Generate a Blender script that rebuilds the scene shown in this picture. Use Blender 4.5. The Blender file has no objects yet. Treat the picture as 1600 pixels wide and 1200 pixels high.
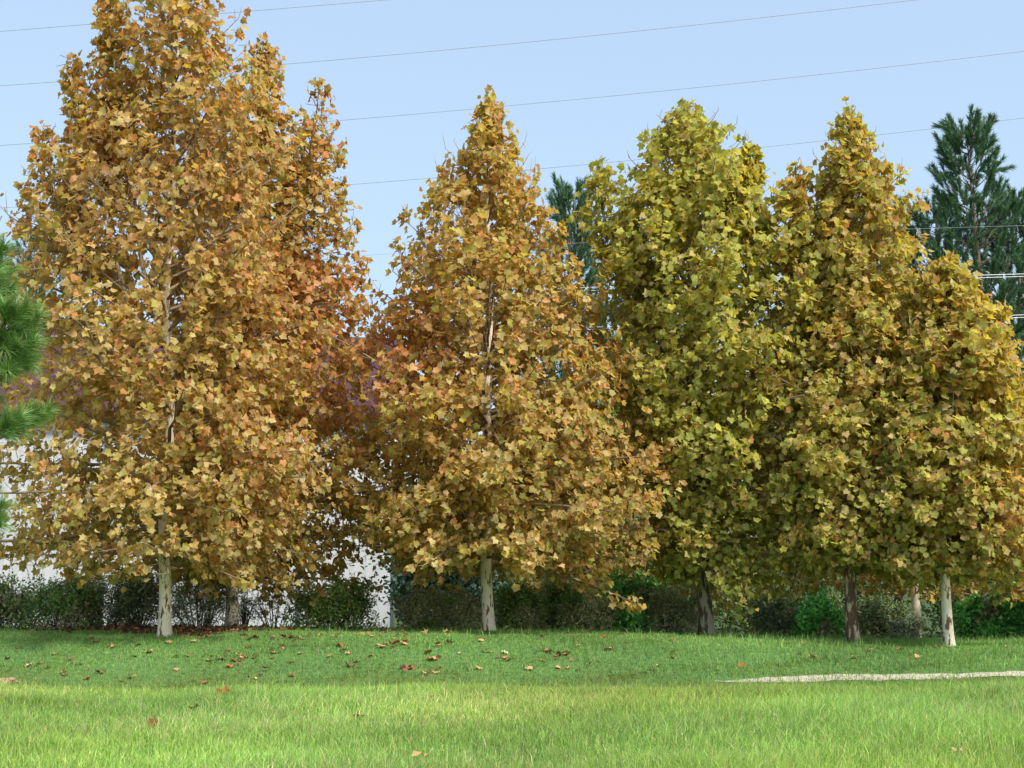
import bpy, math, random
import numpy as np
from mathutils import Vector
rad = math.radians
random.seed(7)
RNG = np.random.default_rng(11)
S = bpy.context.scene
C = S.collection

# ---------------------------------------------------------------- camera
F = 2200.0; EYE = 1.6; TH = math.atan(300.0 / F)
cam_d = bpy.data.cameras.new('camera'); cam = bpy.data.objects.new('camera', cam_d); C.objects.link(cam)
cam.location = (0, 0, EYE); cam.rotation_euler = (rad(90) + TH, 0, 0)
cam_d.sensor_width = 36; cam_d.lens = F / 1600 * 36; cam_d.clip_end = 2000; cam_d.clip_start = 0.1
S.camera = cam

# ---------------------------------------------------------------- sky, sun, exposure
SUN_AZ, SUN_EL = 138.0, 46.0          # degrees; azimuth from straight ahead towards the right
W = bpy.data.worlds.new('World'); S.world = W; W.use_nodes = True
nt = W.node_tree
sky = nt.nodes.new('ShaderNodeTexSky'); sky.sky_type = 'NISHITA'; sky.sun_disc = False
sky.sun_elevation = rad(SUN_EL); sky.sun_rotation = rad(SUN_AZ)
sky.air_density = 1.0; sky.dust_density = 2.5; sky.ozone_density = 2.0; sky.altitude = 0
bg = nt.nodes['Background']; bg.inputs[1].default_value = 0.15
veil = nt.nodes.new('ShaderNodeMixRGB'); veil.inputs[0].default_value = .74        # thin high cloud paling the blue
veil.inputs[2].default_value = (1.33, 1.70, 2.12, 1)
nt.links.new(sky.outputs[0], veil.inputs[1]); nt.links.new(veil.outputs[0], bg.inputs[0])
sl = bpy.data.lights.new('sun', 'SUN'); so = bpy.data.objects.new('sun', sl); C.objects.link(so)
sl.energy = 2.0; sl.angle = rad(10); sl.color = (1, .95, .86)
sv = Vector((math.sin(rad(SUN_AZ)) * math.cos(rad(SUN_EL)), math.cos(rad(SUN_AZ)) * math.cos(rad(SUN_EL)), math.sin(rad(SUN_EL))))
so.rotation_euler = sv.to_track_quat('Z', 'Y').to_euler(); so.location = sv * 60
S.view_settings.view_transform = 'Standard'; S.view_settings.look = 'None'
S.view_settings.exposure = 1.38; S.view_settings.gamma = 1

# ---------------------------------------------------------------- helpers
def P(px, py, d):
    """world point seen at photo pixel (px,py) at distance d along +Y"""
    x = (px - 800) / F; u = (600 - py) / F
    dy = math.cos(TH) - u * math.sin(TH); dz = math.sin(TH) + u * math.cos(TH)
    k = d / dy
    return Vector((x * k, d, EYE + dz * k))

def tag(o, label=None, cat=None, group=None, kind=None):
    if label: o['label'] = label
    if cat: o['category'] = cat
    if group: o['group'] = group
    if kind: o['kind'] = kind
    return o

def empty(name, loc):
    o = bpy.data.objects.new(name, None); C.objects.link(o); o.location = loc; o.empty_display_size = .3
    return o

def norm(a): return a / np.maximum(np.linalg.norm(a, axis=-1, keepdims=True), 1e-9)

def mesh_np(name, V, T, mat, parent=None, col=None, smooth=False, loc=None):
    """V (n,3) floats, T (m,k) indices, col (n,3) per vertex"""
    V = np.asarray(V, np.float32); T = np.asarray(T, np.int32); k = T.shape[1]
    if loc is not None: V = V - np.asarray(loc, np.float32)
    me = bpy.data.meshes.new(name)
    me.vertices.add(len(V)); me.vertices.foreach_set('co', V.ravel())
    me.loops.add(T.size); me.loops.foreach_set('vertex_index', T.ravel())
    me.polygons.add(len(T)); me.polygons.foreach_set('loop_start', np.arange(0, T.size, k, dtype=np.int32))
    if smooth: me.polygons.foreach_set('use_smooth', np.ones(len(T), bool))
    if col is not None:
        a = me.attributes.new('col', 'FLOAT_COLOR', 'POINT')
        c4 = np.ones((len(V), 4), np.float32); c4[:, :3] = col
        a.data.foreach_set('color', c4.ravel())
    me.update(calc_edges=True); me.materials.append(mat)
    o = bpy.data.objects.new(name, me); C.objects.link(o)
    if parent is not None: o.parent = parent
    elif loc is not None: o.location = loc
    return o

def wave(x, y, f, seed, n=7):
    r = np.random.default_rng(seed); s = 0
    for i in range(n):
        a = r.uniform(0, 6.283); k = f * r.uniform(.5, 1.7)
        s = s + np.sin(x * k * math.cos(a) + y * k * math.sin(a) + r.uniform(0, 6.28))
    return s / math.sqrt(n / 2) * .5     # roughly -1..1

def sm(t): t = np.clip(t, 0, 1); return t * t * (3 - 2 * t)

class Tubes:
    def __init__(s): s.V = []; s.T = []; s.n = 0; s.thin = []
    def add(s, pts, rads, sides=6):
        pts = np.asarray(pts, float); m = len(pts)
        tan = np.gradient(pts, axis=0); tan = norm(tan)
        ref = np.array([0, 0, 1.]) if abs(tan[0][2]) < .9 else np.array([1., 0, 0])
        a = norm(np.cross(tan, ref)); b = np.cross(tan, a)
        an = np.arange(sides) / sides * 6.28318
        ring = pts[:, None] + (a[:, None] * np.cos(an)[None, :, None] + b[:, None] * np.sin(an)[None, :, None]) * np.asarray(rads)[:, None, None]
        s.V.append(ring.reshape(-1, 3)); i = np.arange(m - 1)[:, None] * sides; j = np.arange(sides)[None]; j2 = (j + 1) % sides
        q = np.stack([i + j, i + j2, i + sides + j2, i + sides + j], -1).reshape(-1, 4) + s.n
        s.T.append(q); s.n += m * sides; s.thin.append(sides <= 6)
    def build(s, name, mat, parent=None, loc=None, smooth=True, mat2=None):
        o = mesh_np(name, np.concatenate(s.V), np.concatenate(s.T), mat, parent, smooth=smooth, loc=loc)
        if mat2:      # thin limbs (later tubes, five sides or fewer) carry darker bark
            o.data.materials.append(mat2)
            idx = np.concatenate([np.full(len(t), 1 if k else 0, np.int32) for t, k in zip(s.T, s.thin)])
            o.data.polygons.foreach_set('material_index', idx)
        return o

# ---------------------------------------------------------------- materials
def new_mat(name):
    m = bpy.data.materials.new(name); m.use_nodes = True
    n = m.node_tree; p = n.nodes['Principled BSDF']
    return m, n, p

def leaf_mat(name, transl=.38, rough=.55, spec=.25, tint=(1.15, 1.0, .55)):
    m, n, p = new_mat(name)
    at = n.nodes.new('ShaderNodeAttribute'); at.attribute_name = 'col'
    tc = n.nodes.new('ShaderNodeTexCoord'); ns = n.nodes.new('ShaderNodeTexNoise'); ns.inputs['Scale'].default_value = 14; ns.inputs['Detail'].default_value = 3
    n.links.new(tc.outputs['Object'], ns.inputs['Vector'])
    mr = n.nodes.new('ShaderNodeMapRange'); mr.inputs[1].default_value = .3; mr.inputs[2].default_value = .7; mr.inputs[3].default_value = .78; mr.inputs[4].default_value = 1.2
    n.links.new(ns.outputs['Fac'], mr.inputs[0])
    mx = n.nodes.new('ShaderNodeVectorMath'); mx.operation = 'SCALE'
    n.links.new(at.outputs['Color'], mx.inputs[0]); n.links.new(mr.outputs[0], mx.inputs['Scale'])
    n.links.new(mx.outputs[0], p.inputs['Base Color'])
    p.inputs['Roughness'].default_value = rough; p.inputs['Specular IOR Level'].default_value = spec
    tr = n.nodes.new('ShaderNodeBsdfTranslucent')
    t2 = n.nodes.new('ShaderNodeVectorMath'); t2.operation = 'MULTIPLY'; t2.inputs[1].default_value = tint
    n.links.new(mx.outputs[0], t2.inputs[0]); n.links.new(t2.outputs[0], tr.inputs[0])
    mix = n.nodes.new('ShaderNodeMixShader'); mix.inputs[0].default_value = transl
    n.links.new(p.outputs[0], mix.inputs[1]); n.links.new(tr.outputs[0], mix.inputs[2])
    n.links.new(mix.outputs[0], n.nodes['Material Output'].inputs[0])
    return m

def ramp(n, fac, stops, interp='LINEAR'):
    r = n.nodes.new('ShaderNodeValToRGB'); r.color_ramp.interpolation = interp
    e = r.color_ramp.elements
    while len(e) < len(stops): e.new(.5)
    for i, (p_, c) in enumerate(stops): e[i].position = p_; e[i].color = (*c, 1)
    n.links.new(fac, r.inputs[0]); return r

def bark_mat(name, pale, mid, dark, amount):
    """smooth pale sycamore bark with flaking darker plates; amount = share still covered by plates"""
    m, n, p = new_mat(name)
    tc = n.nodes.new('ShaderNodeTexCoord'); mp = n.nodes.new('ShaderNodeMapping'); mp.inputs['Scale'].default_value = (1, 1, .33)
    n.links.new(tc.outputs['Object'], mp.inputs[0])
    a = n.nodes.new('ShaderNodeTexNoise'); a.inputs['Scale'].default_value = 9; a.inputs['Detail'].default_value = 5; a.inputs['Roughness'].default_value = .6
    n.links.new(mp.outputs[0], a.inputs['Vector'])
    r = ramp(n, a.outputs['Fac'], [(max(0, amount - .04), dark), (amount, mid), (amount + .03, pale), (min(1, amount + .3), tuple(c * .86 for c in pale))])
    n.links.new(r.outputs[0], p.inputs['Base Color']); p.inputs['Roughness'].default_value = .8
    b = n.nodes.new('ShaderNodeBump'); b.inputs['Strength'].default_value = .5; b.inputs['Distance'].default_value = .02
    n.links.new(a.outputs['Fac'], b.inputs['Height']); n.links.new(b.outputs[0], p.inputs['Normal'])
    return m

def plain(name, c, rough=.7, metal=0, nscale=6, var=.12):
    m, n, p = new_mat(name)
    tc = n.nodes.new('ShaderNodeTexCoord'); a = n.nodes.new('ShaderNodeTexNoise'); a.inputs['Scale'].default_value = nscale; a.inputs['Detail'].default_value = 5
    n.links.new(tc.outputs['Object'], a.inputs['Vector'])
    r = ramp(n, a.outputs['Fac'], [(.3, tuple(x * (1 - var) for x in c)), (.7, tuple(min(1, x * (1 + var)) for x in c))])
    n.links.new(r.outputs[0], p.inputs['Base Color']); p.inputs['Roughness'].default_value = rough; p.inputs['Metallic'].default_value = metal
    return m

M_LEAF = leaf_mat('sycamore_leaf', .54, .6, .2)
M_FALL = leaf_mat('fallen_leaf', .1, .8, .1)
M_SHRUB = leaf_mat('shrub_leaf', .25, .5, .35, (1.1, 1.1, .5))
M_NEEDLE = leaf_mat('pine_needle', .2, .5, .3, (1.0, 1.1, .5))
M_GRASS = leaf_mat('grass_blade', .38, .5, .3, (1.0, 1.05, .4))
M_BARK_W = bark_mat('white_sycamore_bark', (.84, .75, .58), (.34, .25, .15), (.12, .075, .045), .43)
M_BARK_M = bark_mat('mottled_sycamore_bark', (.58, .48, .33), (.27, .15, .085), (.13, .068, .042), .53)
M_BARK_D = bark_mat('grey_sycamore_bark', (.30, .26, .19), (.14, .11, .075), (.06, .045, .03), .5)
M_BARK_P = plain('pine_bark', (.17, .12, .085), .95, 0, 9, .4)
M_LIMB = plain('brown_limb_bark', (.24, .18, .115), .9, 0, 7, .35)
M_TWIG = plain('shrub_twig', (.13, .10, .075), .9, 0, 9, .3)

# ---------------------------------------------------------------- ground
CX = np.array([-400, 0, 150, 300, 600, 800, 1000, 1200, 1325, 1450, 1600, 2000])
CY = np.array([978, 979, 980, 981, 981, 982, 987, 993, 999, 999, 994, 990])
def crest(x): return EYE - (np.interp(x / 27 * F + 800, CX, CY) - 900) * 27 / F
def gh(x, y):
    x = np.asarray(x, float); y = np.asarray(y, float)
    H = crest(x)
    foot = 20.5 + .35 * sm(x / 6)
    up = sm((y - foot) / 3.6) * H
    z = up + (-.45 - H) * sm((y - 27.3) / 6.5)
    z = z + .02 * wave(x, y, 1.3, 3) * sm((y - 4) / 4) + .012 * wave(x, y, 4, 5)
    z = z + 6 * sm((y - 120) / 200)
    return z
def gz(x, y): return float(gh(x, y))

xs = np.concatenate([np.linspace(-400, -22, 24)[:-1], np.linspace(-22, 22, 177), np.linspace(22, 400, 24)[1:]])
ys = np.concatenate([np.linspace(-60, 6, 14)[:-1], np.linspace(6, 36, 151), np.linspace(36, 500, 30)[1:]])
GX, GY = np.meshgrid(xs, ys); GZ = gh(GX, GY)
nx, ny = len(xs), len(ys)
i = np.arange(ny - 1)[:, None] * nx + np.arange(nx - 1)[None]
quads = np.stack([i, i + 1, i + nx + 1, i + nx], -1).reshape(-1, 4)
mg, n, p = new_mat('lawn_ground')
at = n.nodes.new('ShaderNodeAttribute'); at.attribute_name = 'col'
ns = n.nodes.new('ShaderNodeTexNoise'); ns.inputs['Scale'].default_value = 9; ns.inputs['Detail'].default_value = 8; ns.inputs['Roughness'].default_value = .75
tc = n.nodes.new('ShaderNodeTexCoord'); n.links.new(tc.outputs['Object'], ns.inputs['Vector'])
mr = n.nodes.new('ShaderNodeMapRange'); mr.inputs[1].default_value = .25; mr.inputs[2].default_value = .75; mr.inputs[3].default_value = .55; mr.inputs[4].default_value = 1.4
n.links.new(ns.outputs['Fac'], mr.inputs[0]); mx = n.nodes.new('ShaderNodeVectorMath'); mx.operation = 'SCALE'
n.links.new(at.outputs['Color'], mx.inputs[0]); n.links.new(mr.outputs[0], mx.inputs['Scale']); n.links.new(mx.outputs[0], p.inputs['Base Color'])
p.inputs['Roughness'].default_value = .95; p.inputs['Specular IOR Level'].default_value = .1

def soil_mask(x, y):
    """bare brown soil bed under the two white-trunked trees and along the shrubs"""
    px = x / y * F + 800
    inside = sm((px - 20 + 60 * wave(x, y, 2, 31)) / 90) * sm((470 + 40 * wave(x, y, 2, 32) - px) / 120)
    front = 25.3 - 1.5 * np.exp(-((px - 300) / 120) ** 2)
    m = inside * sm((y - front + .35 * wave(x, y, 3, 33)) / .5)
    back = sm((y - 26.9 + .3 * wave(x, y, 2, 34)) / .6)
    return np.clip(np.maximum(m, back), 0, 1)
tall = np.array([.14, .22, .05]); mown = np.array([.10, .20, .06]); soil = np.array([.10, .05, .03]); far = np.array([.06, .09, .03])
k1 = sm((GY - 20.2) / .8)[..., None]; cg = tall * (1 - k1) + mown * k1
k2 = soil_mask(GX, np.maximum(GY, 1))[..., None]; cg = cg * (1 - k2) + soil * k2
k3 = sm((GY - 31) / 3)[..., None]; cg = cg * (1 - k3) + far * k3
g = mesh_np('ground', np.stack([GX, GY, GZ], -1).reshape(-1, 3), quads, mg, col=cg.reshape(-1, 3), smooth=True)
tag(g, kind='structure')

# sandy strip at the foot of the bank, as a thin sheet following the ground
M_SAND = plain('pale_sand', (.46, .41, .32), .95, 0, 12, .18)
def sand(name, px0, px1, ymid, half, seed):
    t = np.linspace(0, 1, 160); V = []
    for u in t:
        px = px0 + (px1 - px0) * u; y = ymid(px); x = (px - 800) / F * y
        e = (half * min(1, 6 * u) * min(1, 6 * (1 - u))) * (1 + .45 * float(wave(x, 0, 3.5, seed)) + .2 * float(wave(x, 0, 14, seed + 1)))
        c = y + .12 * float(wave(x, 0, 1.5, seed + 2))
        for q in np.linspace(-1, 1, 7):
            yy = c + q * max(e, .02); V.append((x, yy, gz(x, yy) + .012))
    k = np.arange(159)[:, None] * 7 + np.arange(6)[None]
    T = np.stack([k, k + 1, k + 8, k + 7], -1).reshape(-1, 4)[:, ::-1]
    return tag(mesh_np(name, V, T, M_SAND), kind='structure')
sand_mid = lambda px: np.interp(px, [1080, 1200, 1350, 1600, 1900], [21.35, 21.45, 21.75, 22.1, 22.3])
sand('path', 1110, 1900, sand_mid, .24, 50)
bare_mid = lambda px: 21.2 + 0 * px
sand_left = sand('sand_patch', -90, 50, bare_mid, .22, 60)
sand_left.data.materials[0] = plain('bare_clay_soil', (.42, .26, .17), .95, 0, 12, .2)

# ---------------------------------------------------------------- grass (stuff)
def on_sand(x, y):
    px = x / y * F + 800
    a = (px > 1100) & (np.abs(y - sand_mid(px)) < .22)
    b = (px < 42) & (np.abs(y - 21.2) < .18)
    return a | b

def blades(name, N, y0, y1, hfun, wid, cfun, lean, seed, keep=None, label=None):
    r = np.random.default_rng(seed)
    y = np.sqrt(r.uniform(y0 ** 2, y1 ** 2, N)); hw = .364 * y + 1.1
    x = r.uniform(-1, 1, N) * hw
    # gather part of the blades into tufts
    tuft = r.random(N) < .55
    tx = np.round(x * 6 + 2 * wave(x, y, 3, 8)) / 6; ty = np.round(y * 6 + 2 * wave(x, y, 3, 9)) / 6
    x = np.where(tuft, tx + r.normal(0, .035, N), x); y = np.where(tuft, ty + r.normal(0, .035, N), y)
    m = ~on_sand(x, y)
    px_ = x / y * F + 800; m |= r.random(N) < np.clip(.42 + .5 * (1 - sm((px_ - 1110) / 130)) + .4 * wave(x, y, 2.6, 77), .12, 1)
    if keep is not None: m &= keep(x, y, r)
    x, y, tuft = x[m], y[m], tuft[m]; N = len(x)
    h = hfun(x, y, r); az = r.normal(.15, 1.1, N) + np.where(r.random(N) < .35, 3.14, 0)
    ln = h * np.abs(r.normal(lean, .28, N)); dx, dy = np.cos(az) * ln, np.sin(az) * ln * .8
    fa = r.uniform(0, 3.14159, N); w = wid * r.uniform(.6, 1.3, N) * (.7 + y / 34)
    wx, wy = np.cos(fa) * w * .5, np.sin(fa) * w * .5
    z = gh(x, y) - .01
    V = np.empty((N, 5, 3), np.float32)
    V[:, 0] = np.stack([x - wx, y - wy, z], -1); V[:, 1] = np.stack([x + wx, y + wy, z], -1)
    mxx, myy, mz = x + dx * .32, y + dy * .32, z + h * .58
    V[:, 2] = np.stack([mxx + wx * .8, myy + wy * .8, mz], -1); V[:, 3] = np.stack([mxx - wx * .8, myy - wy * .8, mz], -1)
    V[:, 4] = np.stack([x + dx, y + dy, z + h * (1 - .25 * np.clip(ln / h, 0, 1.4))], -1)
    T = np.array([[0, 1, 2], [0, 2, 3], [3, 2, 4]])[None] + (np.arange(N) * 5)[:, None, None]
    c = cfun(x, y, r); col = np.repeat(c[:, None], 5, 1)
    return tag(mesh_np(name, V.reshape(-1, 3), T.reshape(-1, 3), M_GRASS, col=col.reshape(-1, 3)), label, 'grass', kind='stuff')

def pal(r, N, cols, p): return np.array(cols)[r.choice(len(cols), N, p=p)]
def c_tall(x, y, r):
    N = len(x)
    c = pal(r, N, [(.23, .38, .09), (.16, .31, .07), (.32, .43, .13), (.42, .42, .24), (.11, .23, .06)], [.33, .30, .2, .07, .10])
    pch = wave(x, y, 1.4, 21) + .5 * wave(x, y, 4, 23); p2 = .4 * wave(x, y, .6, 22)
    st_ = (r.random(N) < .16 * sm(wave(x, y, .9, 27) * 1.3 + .2))[:, None]; c = np.where(st_, [(.46, .44, .24)], c)
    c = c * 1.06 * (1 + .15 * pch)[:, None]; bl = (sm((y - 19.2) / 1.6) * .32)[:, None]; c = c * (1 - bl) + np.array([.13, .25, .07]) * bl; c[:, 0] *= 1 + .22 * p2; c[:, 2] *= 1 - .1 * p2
    return c * np.array([1.42, 1.28, 1.2]) * r.uniform(.66, 1.4, N)[:, None]
def h_tall(x, y, r):
    e = 1 - .45 * sm((y - 18.5) / 2)
    tall_r = 1 + .45 * sm((x - .5) / 4)
    return r.uniform(.06, .19, len(x)) * e * tall_r * (1 + .45 * np.clip(wave(x, y, 1.7, 25), -.6, 1)) + np.where(r.random(len(x)) < .035, r.uniform(.04, .14, len(x)), 0)
def k_tall(x, y, r): return y < 20.35 + .28 * wave(x, y * .2, 2.2, 71) + r.normal(0, .09, len(x))
blades('tall_grass', 520000, 9.0, 21.1, h_tall, .0056, c_tall, .42, 5, k_tall, label='tall bright yellow green grass filling the sunlit foreground')
def c_mown_shade(x, y, r):  # mown grass green, darkened further so the blade colour carries the bank's shade
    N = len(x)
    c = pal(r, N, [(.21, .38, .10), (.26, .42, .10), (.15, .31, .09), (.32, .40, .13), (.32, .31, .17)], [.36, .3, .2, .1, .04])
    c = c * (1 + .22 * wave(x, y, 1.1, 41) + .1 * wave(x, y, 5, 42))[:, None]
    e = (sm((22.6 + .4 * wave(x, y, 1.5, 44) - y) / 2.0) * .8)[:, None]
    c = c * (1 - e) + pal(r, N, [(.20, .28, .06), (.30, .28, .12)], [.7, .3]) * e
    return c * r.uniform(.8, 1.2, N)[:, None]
def k_mown(x, y, r): return r.random(len(x)) > soil_mask(x, y) * .93
def h_mown(x, y, r):
    tl = (r.random(len(x)) < .012 * (1 + sm((x - 2) / 3) * 2)) * r.uniform(.05, .14, len(x))
    return r.uniform(.03, .065, len(x)) + tl
blades('mown_grass', 330000, 20.5, 28.3, h_mown, .0075, c_mown_shade, .4, 6, k_mown, 'short green grass on the mown bank under the trees, darkened partly by painted shade')

# ---------------------------------------------------------------- leaves
def leaf_template(seed):
    r = np.random.default_rng(seed)
    o = [(0, 0), (.24, -.09), (.52, .08), (.43, .27), (.60, .56), (.32, .63), (0, 1.0), (-.32, .63), (-.60, .56), (-.43, .27), (-.52, .08), (-.24, -.09)]
    o = np.array(o) + r.normal(0, .045, (12, 2)); o[0] = 0
    P_ = np.vstack([[0, .38], o])
    z = .26 * r.uniform(.3, 1.5) * np.abs(P_[:, 0]) - .22 * r.uniform(0, 1.3) * np.clip(P_[:, 1], 0, 1) ** 2 + r.normal(0, .06, 13)
    V = np.column_stack([P_, z]); V[:, 1] -= 0
    T = np.array([[0, 1 + i, 1 + (i + 1) % 12] for i in range(12)])[:, ::-1]
    return V, T
TEMPL = [leaf_template(s) for s in range(10)]; TV = np.array([t[0] for t in TEMPL]); TT = TEMPL[0][1]

def leaves_mesh(name, pos, nrm, tip, size, col, mat, parent, r, loc=None):
    N = len(pos)
    nrm = norm(nrm); tip = norm(tip - nrm * np.sum(tip * nrm, -1, keepdims=True)); sx = np.cross(tip, nrm)
    L = TV[r.integers(0, len(TV), N)] * size[:, None, None]
    V = pos[:, None] + L[..., 0:1] * sx[:, None] + L[..., 1:2] * tip[:, None] + L[..., 2:3] * nrm[:, None]
    T = TT[None] + (np.arange(N) * 13)[:, None, None]
    C_ = np.repeat(col[:, None], 13, 1)
    C_ = C_ * np.where(np.arange(13) == 0, 1.0, r.uniform(.85, 1.15, (N, 13)))[..., None]
    return mesh_np(name, V.reshape(-1, 3), T.reshape(-1, 3), mat, parent, col=C_.reshape(-1, 3), loc=loc)

# leaf colours (reflectance)
TAN = (.64, .49, .21); OCH = (.60, .39, .09); BRN = (.42, .24, .07); RUST = (.62, .25, .09); PINK = (.70, .39, .20)
OLV = (.48, .44, .11); GRN = (.36, .41, .09); DGR = (.24, .29, .07); YEL = (.66, .57, .08); STRAW = (.66, .57, .26); LIME = (.54, .57, .11)
COLS = np.array([TAN, OCH, BRN, RUST, PINK, OLV, GRN, DGR, YEL, STRAW, LIME])

def sycamore(name, d, base_px, leaders, n_leaf, weights_lo, weights_hi, bark, label, group, seed, trunk_r=.13, crown_lo=880, dens=1.0, slots=(), lsize=1.0, reds=(), low=None, tipk=.52, airy=.22):
    """leaders: list of (axis pixel points base->top, envelope rows (py, xl, xr)); first one is the trunk"""
    r = np.random.default_rng(seed)
    bx = (base_px - 800) / F * d; base = Vector((bx, d, gz(bx, d)))
    root = empty(name, base); tag(root, label, 'tree', group)
    tb = Tubes(); LP, LO = [], []
    ztop_all = P(800, min(l[1][0][0] for l in leaders), d).z
    for li, (axis, env) in enumerate(leaders):
        ap = [P(a[0], a[1], d) for a in axis]; ap = np.array([[q.x, q.y + (a[2] if len(a) > 2 else 0), q.z] for q, a in zip(ap, axis)])
        if li == 0: ap[0] = (base.x, base.y, base.z - .12)
        zz = np.linspace(ap[0, 2], ap[-1, 2], 34)
        ax = np.stack([np.interp(zz, ap[:, 2], ap[:, k]) for k in range(3)], -1)
        for _ in range(3): ax[1:-1, :2] = (ax[:-2, :2] + ax[1:-1, :2] * 2 + ax[2:, :2]) / 4
        wob = .035 if li == 0 else .05
        ax[:, 0] += wob * np.sin(zz * 1.7 + seed) * sm((zz - zz[0]) / 2); ax[:, 1] += wob * np.cos(zz * 1.3 + seed) * sm((zz - zz[0]) / 2)
        u = np.linspace(0, 1, 34); r0 = trunk_r if li == 0 else trunk_r * .42
        rr = r0 * (1 - u) ** .85 + .008
        if li == 0: rr = rr + r0 * .24 * np.exp(-(zz - zz[0] - .1) / .16)
        tb.add(ax, rr, 12)
        er = np.array([(P(0, e[0], d).z, (e[1] - 800) / F, (e[2] - 800) / F) for e in env]); er = er[np.argsort(er[:, 0])]
        kx = np.array([(P(1800, e[0], d).x - P(800, e[0], d).x) / 1000 * F for e in env])[np.argsort([-e[0] for e in env])]
        zhi = er[-1, 0]
        def R(phi, z):
            axx = np.interp(z, ax[:, 2], ax[:, 0]); nq = 1 - sm((z - er[-1, 0] + 1.6) / 1.2); nzz = 1 + nq * .11 * math.sin(3 * phi + 2.3 * z + seed) + nq * .10 * math.sin(5 * phi - 4.1 * z + 2 * seed)
            xl = axx - np.interp(z, er[:, 0], er[:, 1] * kx); xr = np.interp(z, er[:, 0], er[:, 2] * kx) - axx
            xl, xr = max(xl, .05), max(xr, .05); c = math.cos(phi)
            return min(.06 + max(zhi - z, 0) * (tipk if li == 0 else .45), nzz * ((xr if c > 0 else xl) * abs(c) + (xl + xr) / 2 * .82 * (1 - abs(c)))) if er[0, 0] - .3 < z < er[-1, 0] else .02
        zlo = er[0, 0]; zhi = er[-1, 0]; first = len(LP)
        nb = int((15 + (zhi - zlo) * 13) * dens * (1 if li == 0 else .6))
        for b in range(nb):
            f = (b + r.uniform(-.4, .4)) / nb; f = min(max(f, 0), .995)
            z0 = zlo + .10 + (zhi - zlo) * f ** 1.12 * .965
            if z0 > ax[-1, 2]: z0 = ax[-1, 2] - .02
            phi = b * 2.39996 + r.uniform(-.4, .4)
            s = np.interp(f, [0, .12, .35, .7, 1], [-.05, .12, .42, .95, 1.3]) + r.uniform(-.18, .2)
            L = .08
            while L < 5 and L < R(phi, z0 + s * L): L += .06
            L0 = L; L *= r.uniform(.74, 1.0) if r.random() < .65 else r.uniform(1.0, 1.2)
            if L < .12: L = .12
            t = np.linspace(0, 1, 8); q = t * L
            o0 = np.array([np.interp(z0, ax[:, 2], ax[:, k]) for k in range(3)])
            bend = r.normal(0, .10, 2)
            up = s * q + (.10 * L * (t ** 2 - t) if s > .3 else -.12 * L * t ** 2.2)
            px_ = o0[0] + math.cos(phi) * q + bend[0] * L * t * (1 - t) * 2 * math.sin(phi); py_ = o0[1] + math.sin(phi) * q - bend[0] * L * t * (1 - t) * 2 * math.cos(phi)
            pts = np.stack([px_, py_, z0 + up], -1) + np.r_[[[0, 0, 0]], r.normal(0, .012, (7, 3))]
            br = min(.006 + .011 * L, .05)
            tb.add(pts, br * (1 - t * .82) + .002, 5)
            out = np.array([math.cos(phi), math.sin(phi), 0.])
            ntw = max(2, int(L / .15))
            for w in range(ntw):
                tt = .2 + .8 * (w + r.random()) / ntw; tt = min(tt, 1)
                st = np.array([np.interp(tt, t, pts[:, k]) for k in range(3)])
                tg = norm(pts[min(7, int(tt * 7) + 1)] - pts[min(6, int(tt * 7))])
                side = norm(np.cross(tg, r.normal(0, 1, 3)))
                dr = norm(tg * r.uniform(.3, 1.0) + side * r.uniform(.5, 1.1) + np.array([0, 0, .18]))
                tl = (.14 + .38 * (1 - tt)) * min(L, 1.7) * r.uniform(.5, 1.1) * min(1, .35 + R(phi, z0)) + .05
                q4 = np.linspace(0, 1, 4)[:, None]
                tp = st + dr * tl * q4 + np.array([0, 0, 1.]) * (.12 * tl * q4 ** 2)
                if tl > .15: tb.add(tp, [.006, .005, .004, .002], 3)
                k = int(tl / .055) + 3
                pf = r.random(k) ** .8
                lp = st + dr * tl * pf[:, None]
                LP.append(lp); LO.append(np.repeat(norm(dr + out * .5)[None], k, 0))
            if f > .3:        # upright end shoot
                e1 = pts[-1] + np.array([math.cos(phi) * .12, math.sin(phi) * .12, 1]) * r.uniform(.12, .40) * min(1, .15 + L) * (1 - .85 * sm((f - .75) / .2)) + r.normal(0, .03, 3)
                tb.add(np.stack([pts[-1], (pts[-1] + e1) / 2, e1]), [.006, .005, .002], 3); kk = int(r.integers(6, 14))
                LP.append(pts[-1] + (e1 - pts[-1]) * r.random(kk)[:, None]); LO.append(np.repeat([[0, 0, 1.]], kk, 0))
            LP.append(np.repeat(pts[-1:], 5, 0)); LO.append(np.repeat(norm(out + np.array([0, 0, .5]))[None], 5, 0))
        # outer twigs filling the shell of the crown, each a small spray of leaves
        zg = np.linspace(zlo, zhi, 60); wz = np.array([R(0, q_) + R(3.1416, q_) for q_ in zg]) ** 1.35; wz /= wz.sum()
        nsp = int(n_leaf * (.085 if li == 0 else .008))
        for q_ in range(nsp):
            z_ = r.choice(zg, p=wz) + r.uniform(-.1, .1); ph = r.uniform(0, 6.2832); rr_ = R(ph, z_) * r.uniform(.1, .95) ** .55
            axx, ayy = np.interp(z_, ax[:, 2], ax[:, 0]), np.interp(z_, ax[:, 2], ax[:, 1])
            e_ = np.array([axx + math.cos(ph) * rr_, ayy + math.sin(ph) * rr_, z_]); dr = norm(np.array([math.cos(ph), math.sin(ph), .55]) + r.normal(0, .5, 3))
            s_ = e_ - dr * r.uniform(.15, .45); tb.add(np.stack([s_, (s_ + e_) / 2 - [0, 0, .01], e_]), [.006, .005, .002], 3)
            k = int(r.integers(5, 12)); lp = s_ + (e_ - s_) * (r.random(k) ** .6)[:, None]; LP.append(lp); LO.append(np.repeat(dr[None], k, 0))
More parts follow.
